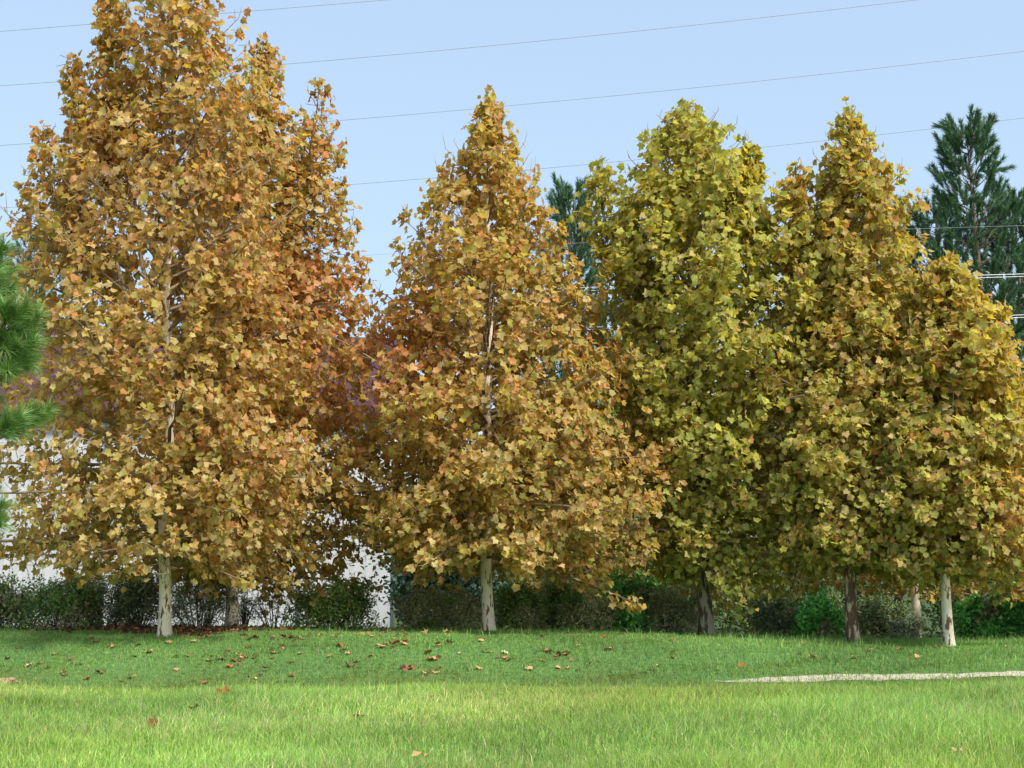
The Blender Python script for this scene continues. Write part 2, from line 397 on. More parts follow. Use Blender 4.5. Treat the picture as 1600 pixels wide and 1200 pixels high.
        LP.append(np.repeat(ax[-1:], 8, 0)); LO.append(np.repeat([[0, 0, 1.]], 8, 0))
        for q_ in range(first, len(LP)):        # the newest growth narrows to a point at the leader tip
            a_ = LP[q_]; da = np.hypot(a_[:, 0] - np.interp(a_[:, 2], ax[:, 2], ax[:, 0]), a_[:, 1] - np.interp(a_[:, 2], ax[:, 2], ax[:, 1]))
            lim = .03 + np.clip(zhi - .02 - a_[:, 2], 0, 9) * (tipk if li == 0 else .45) + r.uniform(-.05, .09, len(a_)); ok = (da < lim) | (a_[:, 2] < zhi - 1.5)
            LP[q_] = a_[ok]; LO[q_] = LO[q_][ok]
    LP = np.concatenate(LP); LO = np.concatenate(LO)
    if low is not None:       # a drooping low branch: (pixel points, radius m)
        lpts = np.array([[*P(a, b_, d)[:]] for a, b_ in low[0]]); lpts[:, 1] -= np.linspace(0, 1.0, len(lpts))
        tb.add(lpts, np.linspace(.035, .006, len(lpts)), 6)
        k = low[2]; u = r.uniform(.3, 1, k) * (len(lpts) - 1)
        lp = np.stack([np.interp(u, np.arange(len(lpts)), lpts[:, j]) for j in range(3)], -1) + r.normal(0, low[1], (k, 3)) * [1, 1, .8]
        LP = np.concatenate([LP, lp]); LO = np.concatenate([LO, norm(r.normal(0, 1, (k, 3)))])
    idx = r.choice(len(LP), n_leaf, replace=len(LP) < n_leaf)
    print(name, seed, 'sites', len(LP), 'leaves', n_leaf)
    LP = LP[idx]; LO = LO[idx]
    rnd = norm(r.normal(0, 1, (n_leaf, 3)))
    pos = LP + norm(LO * .5 + rnd) * r.uniform(.03, .13, n_leaf)[:, None]
    keep = np.ones(n_leaf, bool)
    gpx = pos[:, 0] / pos[:, 1]
    for (sx_, y0, y1, wd, pr) in slots:      # a real gap in the camera-side foliage along the trunk
        zt, zb = P(0, y0, d).z, P(0, y1, d).z
        keep &= ~((np.abs(pos[:, 0] - (sx_ - 800) / F * pos[:, 1] * 1.0) < wd) & (pos[:, 1] < d + .1) & (pos[:, 2] > zb) & (pos[:, 2] < zt) & (r.random(n_leaf) < pr))
    for (sx_, y0, y1, wd, pr) in slots[:2]:   # and the opening that lets the sun reach that stretch of trunk
        zt, zb = P(0, y0, d).z, P(0, y1, d).z; tt_ = (pos[:, 1] - d) / sv.y
        keep &= ~((tt_ > .1) & (np.abs(pos[:, 0] - tt_ * sv.x - (sx_ - 800) / F * d) < .17) & (pos[:, 2] - tt_ * sv.z > zb) & (pos[:, 2] - tt_ * sv.z < zt) & (r.random(n_leaf) < pr * .9))
    h3 = np.clip((pos[:, 2] - base.z) / (ztop_all - base.z), 0, 1)
    a3 = np.sin(pos[:, 0] * 4.1 + seed) + np.sin(pos[:, 2] * 4.7 + 1.3 * pos[:, 0] + seed * 2) + np.sin(pos[:, 1] * 3.9 + pos[:, 2] * 1.7) + np.sin(pos[:, 0] * 2.3 - pos[:, 2] * 2.9)
    keep &= ~((a3 < -1.3 + .35 * h3 - 1.2 * sm((h3 - .65) / .12)) & (r.random(n_leaf) < .45 + .4 * h3))
    keep &= r.random(n_leaf) > airy * sm((h3 - .35) / .3) * (h3 < .93)
    keep &= pos[:, 2] > base.z + .18
    pos, LO, rnd = pos[keep], LO[keep], rnd[keep]; n_ = len(pos)
    up = np.array([0, 0, 1.]); outw = pos - np.array([base.x, base.y, 0]); outw[:, 2] = 0; outw = norm(outw)
    nrm_ = up * .42 + outw * .5 + norm(r.normal(0, 1, (n_, 3))) * .62
    tip = LO * .35 + rnd * .6 + outw * .3 - up * .35
    # colour: mixes change with height and in soft patches
    hf = sm((pos[:, 2] - base.z - 1.2) / (ztop_all - base.z - 1.5))
    wl, wh = np.array(weights_lo, float), np.array(weights_hi, float); wl /= wl.sum(); wh /= wh.sum()
    pt = wave(pos[:, 0] * 1.0 + pos[:, 1] * .6, pos[:, 2], 1.6, seed + 100)
    mixw = np.clip(hf + .28 * pt, 0, 1)[:, None]; w = wl * (1 - mixw) + wh * mixw
    for (rx, ry, rr_, am) in reds:
        q = P(rx, ry, d); dd = np.exp(-((pos[:, 0] - q.x) ** 2 + (pos[:, 2] - q.z) ** 2) / rr_ ** 2) * am
        w[:, 3] += dd; w[:, 4] += dd * .5; w[:, 2] += dd * .4
    w /= w.sum(1, keepdims=True)
    ci = (r.random(n_)[:, None] > np.cumsum(w, 1)).sum(1).clip(0, 10)
    col = COLS[ci] * r.uniform(.72, 1.22, n_)[:, None]
    avg = w @ COLS; col = col * .72 + avg * .28
    size = r.uniform(.065, .14, n_) * lsize * (1 + .18 * hf)
    tb.build('trunk', bark, root, loc=base, mat2=M_LIMB)
    leaves_mesh('crown', pos, nrm_, tip, size, col, M_LEAF, root, r, loc=base)
    return root

#            TAN OCH BRN RUST PINK OLV GRN DGR YEL STRAW LIME
LO_TAN =    [26, 14, 9, 6, 7, 20, 5, 1, 1, 20, 0]
HI_TAN =    [20, 27, 19, 11, 7, 10, 1, 0, 3, 6, 0]
LO_OLV =    [10, 5, 1, 3, 3, 26, 22, 2, 5, 16, 14]
HI_GOLD =   [12, 24, 4, 4, 3, 20, 10, 0, 15, 6, 12]
LO_GRN =    [3, 3, 0, 1, 1, 24, 34, 8, 3, 12, 14]
HI_GRN =    [4, 10, 1, 0, 0, 20, 20, 0, 20, 3, 28]
LO_RUST =   [12, 18, 14, 14, 6, 18, 6, 2, 1, 6, 0]

G_F = 'sycamores in the front row'; G_B = 'sycamores standing behind the front row'
T1 = sycamore('sycamore_tree', 24, 265, [
    ([(265, 990), (262, 700), (263, 400), (275, 150), (282, -60)],
     [(-75, 272, 292), (-30, 215, 318), (20, 205, 350), (60, 195, 385), (110, 185, 408), (160, 180, 425), (230, 120, 440), (320, 60, 450), (420, 10, 470), (520, -5, 490), (620, -5, 500), (700, -25, 510), (800, -40, 500), (855, -15, 470), (890, 50, 420)]),
    ([(265, 560), (215, 380), (190, 200), (172, 20)], [(-25, 163, 180), (0, 152, 205), (50, 145, 215), (90, 150, 230), (150, 140, 230), (250, 130, 260)]),
    ([(262, 620), (180, 400), (135, 230), (120, 110)], [(88, 112, 128), (105, 100, 150), (150, 100, 175), (190, 108, 190), (250, 95, 210), (320, 70, 220)]),
    ([(262, 700), (140, 480), (85, 330), (70, 210)], [(193, 62, 82), (215, 48, 100), (250, 20, 125), (300, 10, 150), (360, 5, 160), (430, 0, 170)]),
    ], 37200, LO_TAN, HI_TAN, M_BARK_W, 'tallest golden brown sycamore with white trunk, at left in front of white building', G_F, 101,
    .102, tipk=.9, airy=.42, dens=1.0, slots=[(264, 400, 560, .17, .93), (264, 640, 700, .16, .9), (266, 868, 1000, .3, 1)], reds=[(500, 420, .9, .35), (430, 700, .7, .2)])
T1b = sycamore('sycamore_tree', 27, 368, [
    ([(368, 980), (368, 760), (392, 450), (410, 60)],
     [(55, 400, 420), (90, 385, 425), (160, 340, 428), (240, 320, 470), (320, 300, 535), (420, 280, 592), (500, 270, 615), (620, 240, 625), (720, 230, 640), (800, 230, 640), (860, 240, 625), (900, 280, 590), (915, 360, 540)]),
    ([(372, 620), (450, 400), (488, 250), (495, 135)], [(126, 487, 503), (150, 450, 512), (185, 432, 528), (240, 430, 538), (300, 430, 560), (350, 430, 562), (420, 440, 555), (500, 440, 560)]),
    ], 31200, LO_TAN, LO_RUST, M_BARK_W, 'rust tinged sycamore whose white trunk stands just behind the tallest one', G_B, 102,
    .115, dens=1.0, slots=[(368, 850, 985, .26, 1)], reds=[(560, 600, 1.1, .8), (500, 470, .9, .6)])
T2 = sycamore('sycamore_tree', 26, 765, [
    ([(768, 982), (760, 880), (764, 500), (763, 150)],
     [(150, 755, 770), (165, 740, 788), (200, 712, 820), (250, 676, 852), (300, 656, 872), (345, 625, 885), (400, 562, 895), (450, 545, 945), (500, 535, 1000), (580, 540, 1025), (650, 532, 1075), (720, 530, 1095), (780, 540, 1095), (840, 550, 1070), (885, 610, 1010)]),
    ], 36000, [20, 15, 4, 7, 7, 21, 8, 2, 2, 18, 3], [14, 32, 8, 8, 6, 13, 4, 0, 9, 5, 4], M_BARK_W, 'pyramid shaped golden sycamore with white trunk, alone in the middle', G_F, 103,
    .104, slots=[(764, 460, 690, .17, .9), (765, 300, 420, .10, .6), (765, 864, 990, .26, 1)], reds=[(620, 560, .8, .9), (1050, 720, .8, .25), (960, 520, .6, .3)])
T3 = sycamore('sycamore_tree', 26.4, 1100, [
    ([(1103, 986), (1095, 800), (1080, 450), (1070, 160)],
     [(162, 1062, 1080), (176, 1046, 1100), (200, 1022, 1130), (230, 995, 1165), (280, 975, 1190), (330, 945, 1250), (400, 930, 1290), (480, 935, 1310), (580, 940, 1320), (680, 975, 1295), (780, 985, 1290), (850, 1000, 1270), (900, 1030, 1220)]),
    ([(1090, 620), (990, 420), (945, 340), (935, 262)], [(254, 930, 942), (275, 922, 960), (310, 915, 985), (360, 912, 1010), (420, 915, 1020), (500, 930, 1030)]),
    ([(1085, 520), (1150, 380), (1175, 290), (1165, 228)], [(222, 1158, 1168), (240, 1150, 1180), (270, 1140, 1188), (330, 1130, 1205), (400, 1130, 1220)]),
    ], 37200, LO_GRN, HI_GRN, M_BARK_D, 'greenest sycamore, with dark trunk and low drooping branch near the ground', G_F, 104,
    .135, tipk=1.1, slots=[(1099, 855, 1000, .13, .8)], low=([(1100, 800), (1130, 840), (1140, 890), (1150, 930)], .20, 330))
T4 = sycamore('sycamore_tree', 25.6, 1325, [
    ([(1325, 1000), (1322, 800), (1322, 480), (1327, 165)],
     [(164, 1320, 1333), (178, 1310, 1342), (190, 1288, 1366), (230, 1278, 1388), (280, 1280, 1408), (330, 1276, 1432), (400, 1260, 1445), (500, 1230, 1462), (600, 1195, 1475), (700, 1175, 1480), (800, 1172, 1480), (855, 1190, 1470), (885, 1250, 1440)]),
    ([(1325, 640), (1270, 470), (1245, 340), (1238, 262)], [(256, 1233, 1243), (275, 1222, 1252), (320, 1215, 1262), (360, 1225, 1275), (430, 1210, 1290), (500, 1200, 1290)]),
    ], 31200, LO_OLV, HI_GOLD, M_BARK_M, 'golden olive sycamore with brown peeling trunk and narrow pointed top', G_F, 105,
    .112, slots=[(1325, 880, 1010, .28, 1)])
T5 = sycamore('sycamore_tree', 24.8, 1473, [
    ([(1475, 998), (1470, 850), (1475, 600), (1485, 415)],
     [(400, 1478, 1492), (415, 1455, 1508), (440, 1435, 1535), (490, 1415, 1572), (550, 1395, 1605), (620, 1375, 1632), (700, 1360, 1645), (790, 1355, 1648), (860, 1370, 1640), (900, 1410, 1600)]),
    ], 26400, LO_OLV, [10, 22, 3, 5, 3, 18, 8, 0, 20, 6, 12], M_BARK_W, 'shortest front sycamore with slim grey trunk, at right before the pines', G_F, 106,
    .09, tipk=.9, slots=[(1472, 895, 1005, .24, 1)], reds=[(1590, 800, .6, .3)])
T6 = sycamore('sycamore_tree', 26.5, 1690, [
    ([(1690, 996), (1690, 800), (1690, 480)],
     [(470, 1680, 1700), (520, 1640, 1740), (600, 1605, 1780), (700, 1585, 1800), (800, 1570, 1810), (870, 1562, 1800), (935, 1590, 1790)]),
    ], 14400, LO_RUST, LO_RUST, M_BARK_W, 'red tinged sycamore whose branches enter at the right edge', G_F, 107, .11)
for (bp, d_, ax_, env_, nl, lab, sd) in [
    (918, 36, [(918, 975), (918, 800), (915, 560)], [(550, 905, 925), (620, 860, 975), (700, 815, 1020), (800, 785, 1050), (880, 780, 1050), (932, 800, 1010)], 5200, 'shaded sycamore with pale thin trunk behind the middle tree', 111),
    (1081, 38, [(1081, 975), (1081, 800), (1085, 520)], [(510, 1075, 1095), (600, 1030, 1150), (700, 1010, 1190), (800, 1000, 1220), (900, 1010, 1210), (935, 1040, 1180)], 5200, 'shaded sycamore with dull brown trunk behind the greenest tree', 112),
    (1235, 37, [(1235, 975), (1235, 800), (1235, 520)], [(510, 1225, 1245), (600, 1180, 1300), (700, 1150, 1330), (800, 1150, 1330), (890, 1160, 1320), (930, 1190, 1290)], 5200, 'shaded dark olive sycamore between the dark trunk and the peeling trunk', 113),
    (1423, 35, [(1423, 985), (1423, 800), (1420, 560)], [(550, 1410, 1430), (640, 1350, 1500), (740, 1310, 1550), (840, 1300, 1570), (880, 1310, 1570), (925, 1340, 1530)], 6000, 'shaded sycamore with pale trunk between the peeling and the slim grey trunk', 114)]:
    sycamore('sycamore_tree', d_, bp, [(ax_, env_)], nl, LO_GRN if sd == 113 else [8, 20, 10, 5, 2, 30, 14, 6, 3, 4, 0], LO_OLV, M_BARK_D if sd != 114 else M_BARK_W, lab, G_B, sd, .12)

# ---------------------------------------------------------------- white metal building
def box(V, T, lo, hi):
    x0, y0, z0 = lo; x1, y1, z1 = hi; n0 = len(V)
    V += [(x0, y0, z0), (x1, y0, z0), (x1, y1, z0), (x0, y1, z0), (x0, y0, z1), (x1, y0, z1), (x1, y1, z1), (x0, y1, z1)]
    for f in [(0, 3, 2, 1), (4, 5, 6, 7), (0, 1, 5, 4), (1, 2, 6, 5), (2, 3, 7, 6), (3, 0, 4, 7)]: T.append([n0 + k for k in f])
corner = P(614, 983, 46); corner.z = -.45
bld = empty('metal_building', corner); bld.rotation_euler = (0, 0, math.atan2(3.95, 46) + .03)
tag(bld, 'long white ribbed metal building with maroon roof behind the left trees', 'building')
M_WALL = plain('white_painted_metal', (.49, .50, .51), .6, 0, .6, .03)
M_TRIM = plain('white_trim', (.62, .62, .62), .5, 0, 1, .03)
M_ROOF = plain('maroon_metal_roof', (.075, .02, .032), .8, 0, .8, .15)
BL, BD, BH, RH = 34.0, 17.0, 7.4, 3.9
def ribbed(x0, x1, zf, y, pitch=.42, depth=.007):
    """profile sheet in the XZ plane standing at y, facing -Y; zf(x)->(z0,z1)"""
    V, T = [], []; x = x0; prof = []
    while x < x1 - 1e-6:
        for dx, dy in [(0, 0), (pitch * .78, 0), (pitch * .84, -depth), (pitch * .94, -depth)]:
            if x + dx < x1: prof.append((x + dx, y + dy))
        x += pitch
    prof.append((x1, y))
    for a in prof: z0, z1 = zf(a[0]); V += [(a[0], a[1], z0), (a[0], a[1], z1)]
    for k in range(len(prof) - 1): T.append([2 * k, 2 * k + 2, 2 * k + 3, 2 * k + 1])
    return V, T
V, T = ribbed(-BL, -.08, lambda x: (0, BH - .1), 0); mesh_np('front_wall', V, T, M_WALL, bld)
V, T = ribbed(.0, BD, lambda x: (0, BH - .1 + RH * (1 - abs(x - BD / 2) / (BD / 2))), 0)
V = [(-b, a, c) for a, b, c in V]; mesh_np('end_wall', V, T, M_WALL, bld)
V = [(-BL, BD, 0), (0, BD, 0), (0, BD, BH - .1), (-BL, BD, BH - .1), (-BL, 0, 0), (-BL, BD, 0), (-BL, BD, BH - .1), (-BL, 0, BH - .1)]
mesh_np('rear_wall', V, [[1, 0, 3, 2], [5, 4, 7, 6]], M_WALL, bld)
V, T = [], []
for sgn, yc in ((-1, 0), (1, BD)):
    n0 = len(V); ye = -.35 if sgn < 0 else BD + .35; ze = BH - .35 / (BD / 2) * RH
    x = -BL - .2; pr = []
    while x < .25:
        for dx, dz in [(0, 0), (.36, 0), (.38, .04), (.42, .04)]: pr.append((x + dx, dz))
        x += .44
    for a, dz in pr: V += [(a, ye, ze + dz), (a, BD / 2, BH + RH + dz)]
    for k in range(len(pr) - 1):
        q = [n0 + 2 * k, n0 + 2 * k + 2, n0 + 2 * k + 3, n0 + 2 * k + 1]; T.append(q if sgn < 0 else q[::-1])
mesh_np('roof', V, T, M_ROOF, bld)
V, T = [], []; box(V, T, (-BL - .1, -.47, BH - .36), (.25, -.355, BH - .18)); mesh_np('gutter', V, T, M_ROOF, bld)
V, T = [], []; box(V, T, (-.075, -.045, 0), (.045, .09, BH - .15)); mesh_np('corner_trim', V, T, M_TRIM, bld)
for xx in (-3.05, -9.2, -15.4, -21.6):
    V, T = [], []; box(V, T, (xx, -.14, .15), (xx + .1, -.035, BH - .37)); box(V, T, (xx, -.30, .05), (xx + .1, -.142, .15))
    mesh_np('downspout', V, T, M_TRIM, bld)

# ---------------------------------------------------------------- shrubs
def cards(pos, nrm_, tip, size, asp):
    nrm_ = norm(nrm_); tip = norm(tip - nrm_ * np.sum(tip * nrm_, -1, keepdims=True)); sx = np.cross(tip, nrm_); s = size[:, None]
    V = np.stack([pos, pos + tip * s * .45 + sx * s * asp * .5 + nrm_ * s * .08, pos + tip * s, pos + tip * s * .45 - sx * s * asp * .5 + nrm_ * s * .08], 1)
    T = np.array([[0, 1, 2], [0, 2, 3]])[None] + (np.arange(len(pos)) * 4)[:, None, None]
    return V.reshape(-1, 3), T.reshape(-1, 3)

SH = {'azalea': ([(.085, .14, .035), (.12, .16, .04), (.06, .10, .03), (.16, .10, .04)], [.4, .25, .28, .07], .05, .55),
      'yellowish': ([(.12, .15, .03), (.07, .11, .03), (.045, .07, .025), (.20, .16, .04)], [.4, .3, .22, .08], .055, .55),
      'greygreen': ([(.14, .16, .10), (.11, .13, .08), (.18, .18, .13), (.07, .09, .055)], [.35, .3, .15, .2], .045, .4),
      'brownish': ([(.17, .17, .09), (.13, .16, .07), (.24, .19, .12), (.09, .11, .05)], [.35, .3, .15, .2], .045, .4),
      'bright': ([(.06, .19, .04), (.09, .24, .05), (.035, .11, .03), (.13, .26, .06)], [.4, .28, .22, .1], .075, .55),
      'bluish': ([(.08, .14, .10), (.05, .10, .07), (.12, .18, .13), (.035, .06, .04)], [.38, .3, .12, .2], .07, .4),
      'dark': ([(.07, .10, .045), (.10, .13, .05), (.13, .11, .06), (.045, .06, .03)], [.4, .3, .12, .18], .05, .45)}
def shrub(px0, px1, top, d, kind, label, seed, N=3800, depth=None, sparse=False, name='shrub', cat='shrub'):
    r = np.random.default_rng(seed)
    xm = (px0 + px1) / 2; w = (px1 - px0) / F * d * 1.15; x = (xm - 800) / F * d; z0 = gz(x, d)
    h = (P(xm, top, d).z - z0) * .9; dp = (depth or w * .8)
    root = empty(name, (x, d, z0)); tag(root, label, cat, 'shrubs along the crest of the bank')
    cols, p_, ls, asp = SH[kind]; tb = Tubes(); ends = []
    ns = 26 if not sparse else 14
    for k in range(ns):
        a = r.uniform(0, 6.28); rr = math.sqrt(r.random()) * .92
        e = np.array([x + math.cos(a) * rr * w / 2, d + math.sin(a) * rr * dp / 2, z0 + h * (1 - .45 * rr ** 2.5) * r.uniform(.6, 1.18)])
        s = np.array([x + math.cos(a) * rr * w * .15, d + math.sin(a) * rr * dp * .15, z0 - .05])
        t = np.linspace(0, 1, 6)[:, None]; pts = s + (e - s) * t + np.array([0, 0, 1.]) * (.15 * h * t * (1 - t)) + r.normal(0, .015, (6, 3)) * t
        tb.add(pts, .012 * (1 - t[:, 0] * .8), 4); ends.append(pts)
        for q in range(9):
            b0 = pts[r.integers(2, 6)]; dr = norm(r.normal(0, 1, 3) + [0, 0, .7] + (e - s) * .3); ln = r.uniform(.12, .34) * min(1, h)
            tw = b0 + dr * ln * np.linspace(0, 1, 4)[:, None]; tb.add(tw, [.005, .004, .003, .002], 3); ends.append(np.vstack([tw[1:], tw[2:], tw[3:]]))
    E = np.concatenate(ends); E = E[(E[:, 2] - z0) > .04 * h]
    pos = E[r.integers(0, len(E), N)] + r.normal(0, .05 if not sparse else .03, (N, 3))
    low = r.random(N) < (.30 if not sparse else .05)       # foliage reaching down to the ground
    a = r.uniform(0, 6.28, N); rr = r.uniform(.5, 1, N); hh = r.random(N); dome = np.sqrt(1 - (hh * .93) ** 2) * (1 + .3 * np.sin(3 * a + seed) * hh)
    lp = np.stack([x + np.cos(a) * rr * w / 2 * dome, d + np.sin(a) * rr * dp / 2 * dome, z0 + .02 + hh * h * .9 * (1 + .14 * np.sin(2 * a + 2 * seed))], -1)
    pos[low] = lp[low]; pos[:, 2] = np.maximum(pos[:, 2], z0 + .01)
    out = pos - np.array([x, d, z0 + h * .3])
    V, T = cards(pos, norm(out) * .6 + norm(r.normal(0, 1, (N, 3))) * .8 + [0, 0, .4], norm(out) * .5 + norm(r.normal(0, 1, (N, 3))), r.uniform(.8, 1.7, N) * ls, asp)
    oc, op = SH['brownish' if kind != 'brownish' else 'azalea'][:2]; mixm = wave(pos[:, 0] * 2, pos[:, 2] * 2, 2.5, seed + 7) > .55
    c = np.where(mixm[:, None], pal(r, N, oc, op), pal(r, N, cols, p_)) * 2.6 * r.uniform(.7, 1.3, N)[:, None]; c *= (1 + .25 * wave(pos[:, 0], pos[:, 2] + pos[:, 1], 5, seed))[:, None]
    tb.build('stems', M_TWIG, root, loc=root.location)
    mesh_np('foliage', V, T, M_SHRUB, root, col=np.repeat(c, 4, 0), loc=root.location)
    return root

SHRUBS = [
 (-60, 60, 908, 26.8, 'yellowish', 'yellowish green clipped shrub at the left edge of the bank'),
 (45, 160, 903, 26.6, 'azalea', 'rounded green shrub second from the left edge'),
 (120, 215, 897, 27.2, 'greygreen', 'wispy grey green shrub between two rounded green ones at left'),
 (185, 262, 885, 27.0, 'dark', 'dark shrub touching the left side of the thickest white trunk'),
 (262, 375, 880, 26.9, 'greygreen', 'tall grey green shrub between the two white trunks at left'),
 (372, 402, 915, 28.3, 'greygreen', 'small thin shrub right of the second white trunk'),
 (398, 470, 920, 27.4, 'greygreen', 'sparse leggy shrub standing before the white wall'),
 (455, 588, 908, 27.0, 'azalea', 'broad rounded dark green shrub before the white building corner'),
 (628, 696, 920, 27.3, 'brownish', 'brownish green shrub just right of the white building corner'),
 (690, 752, 926, 27.5, 'brownish', 'twiggy brown shrub left of the middle white trunk'),
 (776, 850, 912, 27.6, 'azalea', 'dull green shrub right of the middle white trunk'),
 (830, 905, 908, 28.4, 'azalea', 'dark green shrub under the middle tree, left of the grey brown tussock'),
 (876, 955, 922, 27.2, 'brownish', 'grey brown wispy shrub beside the bright green one'),
 (942, 1040, 905, 27.8, 'bright', 'bright green leafy shrub left of the dark trunk'),
 (1005, 1085, 925, 27.3, 'brownish', 'low dull shrub with yellow flecks at foot of dark trunk'),
 (1165, 1235, 930, 28.2, 'dark', 'dark brown brushy shrub right of the low drooping branch'),
 (1232, 1305, 938, 28.0, 'bright', 'fresh green shrub left of the peeling brown trunk'),
 (1335, 1405, 935, 28.0, 'dark', 'dark shrub right of the peeling brown trunk'),
 (1380, 1428, 965, 27.6, 'greygreen', 'pale grey twiggy shrub left of the slim grey trunk'),
 (1490, 1560, 940, 27.8, 'bright', 'bright green shrub right of the slim grey trunk'),
 (1545, 1640, 922, 27.6, 'bright', 'leafy green shrub at the right edge of the bank')]
for k, (a, b, t_, d_, kd, lab) in enumerate(SHRUBS):
    sp = 'sparse' in lab or 'thin shrub' in lab
    shrub(a, b, t_, d_, kd, lab, 300 + k, N=(700 if sp else int(60 * (b - a) + 2200)), sparse=sp)

# ---------------------------------------------------------------- green trees behind
def bushy(px, d, top, bot, halfw, kind, label, seed, N=9000):
    r = np.random.default_rng(seed); x = (px - 800) / F * d; z0 = gz(x, d); zt = P(px, top, d).z; zb = max(P(px, bot, d).z, z0 + .2); hw = halfw / F * d
    root = empty('broadleaf_tree', (x, d, z0)); tag(root, label, 'tree', 'green trees behind the sycamores'); tb = Tubes()
    t = np.linspace(0, 1, 10); tr = np.stack([x + .1 * np.sin(t * 5 + seed), d + .1 * np.cos(t * 4), z0 - .1 + (zt - z0) * .92 * t], -1); tb.add(tr, .16 * (1 - t * .85), 8)
    pos = []
    for k in range(70):
        f = (k + .5) / 70; zz = zb + (zt - zb) * f; a = k * 2.4; R_ = hw * math.sin(math.pi * min(.97, .12 + f * .86)) ** .7 * r.uniform(.75, 1.08)
        s = np.array([x, d, max(z0 + .4, zz - R_ * .45)]); e = np.array([x + math.cos(a) * R_, d + math.sin(a) * R_ * .9, zz])
        u = np.linspace(0, 1, 5)[:, None]; tb.add(s + (e - s) * u + r.normal(0, .04, (5, 3)) * u, .035 * (1 - u[:, 0] * .85), 4)
        m = N // 70; v = r.uniform(.35, 1.02, m)[:, None]; pos.append(s + (e - s) * v + r.normal(0, 1, (m, 3)) * [.26, .26, .2] * (hw / 1.6) ** .5)
    pos = np.concatenate(pos); pos[:, 2] = np.maximum(pos[:, 2], z0 + .05); n_ = len(pos); out = pos - [x, d, (zt + zb) / 2]
    cols, p_, ls, asp = SH[kind]
    V, T = cards(pos, norm(out) * .5 + norm(r.normal(0, 1, (n_, 3))) * .8 + [0, 0, .5], norm(r.normal(0, 1, (n_, 3))), r.uniform(.1, .2, n_), .6)
    c = pal(r, n_, cols, p_) * 1.8 * r.uniform(.7, 1.25, n_)[:, None]
    tb.build('trunk', M_BARK_P, root, loc=root.location); mesh_np('crown', V, T, M_SHRUB, root, col=np.repeat(c, 4, 0), loc=root.location)
for q in [(682, 33, 800, 985, 68, 'bluish', 'blue green bushy tree right of the white building corner', 401, 9000),
          (735, 36, 760, 985, 80, 'bluish', 'grey green bushy tree behind the middle white trunk', 402, 9000),
          (850, 42, 640, 980, 105, 'azalea', 'dark green tree far behind the middle tree', 403, 10000),
          (985, 44, 600, 980, 110, 'bright', 'bright green tree far behind the bright green shrub', 404, 10000),
          (1165, 46, 600, 980, 110, 'azalea', 'green tree far behind the low drooping branch', 405, 9000),
          (1330, 46, 560, 985, 120, 'azalea', 'dark green tree far behind the peeling trunk', 406, 9000),
          (1500, 44, 600, 985, 110, 'azalea', 'green tree far behind the slim grey trunk', 407, 9000),
          (1625, 40, 700, 985, 90, 'bright', 'fresh green tree behind the right edge shrub', 408, 9000)]:
    bushy(*q)

# ---------------------------------------------------------------- pines
def needles(shoots, per, ln, wd, r, spread=.75):
    """shoots: list of (start, end); bottle-brush needles"""
    P0 = np.array([s[0] for s in shoots]); P1 = np.array([s[1] for s in shoots]); n_ = len(P0) * per
    i = np.repeat(np.arange(len(P0)), per); t = r.random(n_)[:, None] ** .8; pos = P0[i] * (1 - t) + P1[i] * t
    ax = norm(P1 - P0)[i]; rd = norm(np.cross(ax, norm(r.normal(0, 1, (n_, 3))))); dr = norm(ax * r.uniform(.45, 1.2, n_)[:, None] + rd * spread)
    L = ln * r.uniform(.65, 1.15, n_)[:, None]; sd = norm(np.cross(dr, r.normal(0, 1, (n_, 3)))) * wd / 2
    mid = pos + dr * L * .55; V = np.stack([pos - sd, pos + sd, mid + sd * .8, mid - sd * .8, pos + dr * L - np.array([0, 0, .12]) * L], 1)
    T = np.array([[0, 1, 2], [0, 2, 3], [3, 2, 4]])[None] + (np.arange(n_) * 5)[:, None, None]
    return V.reshape(-1, 3), T.reshape(-1, 3), n_
PN = [(.09, .18, .10), (.12, .23, .11), (.06, .13, .08), (.17, .26, .13)]
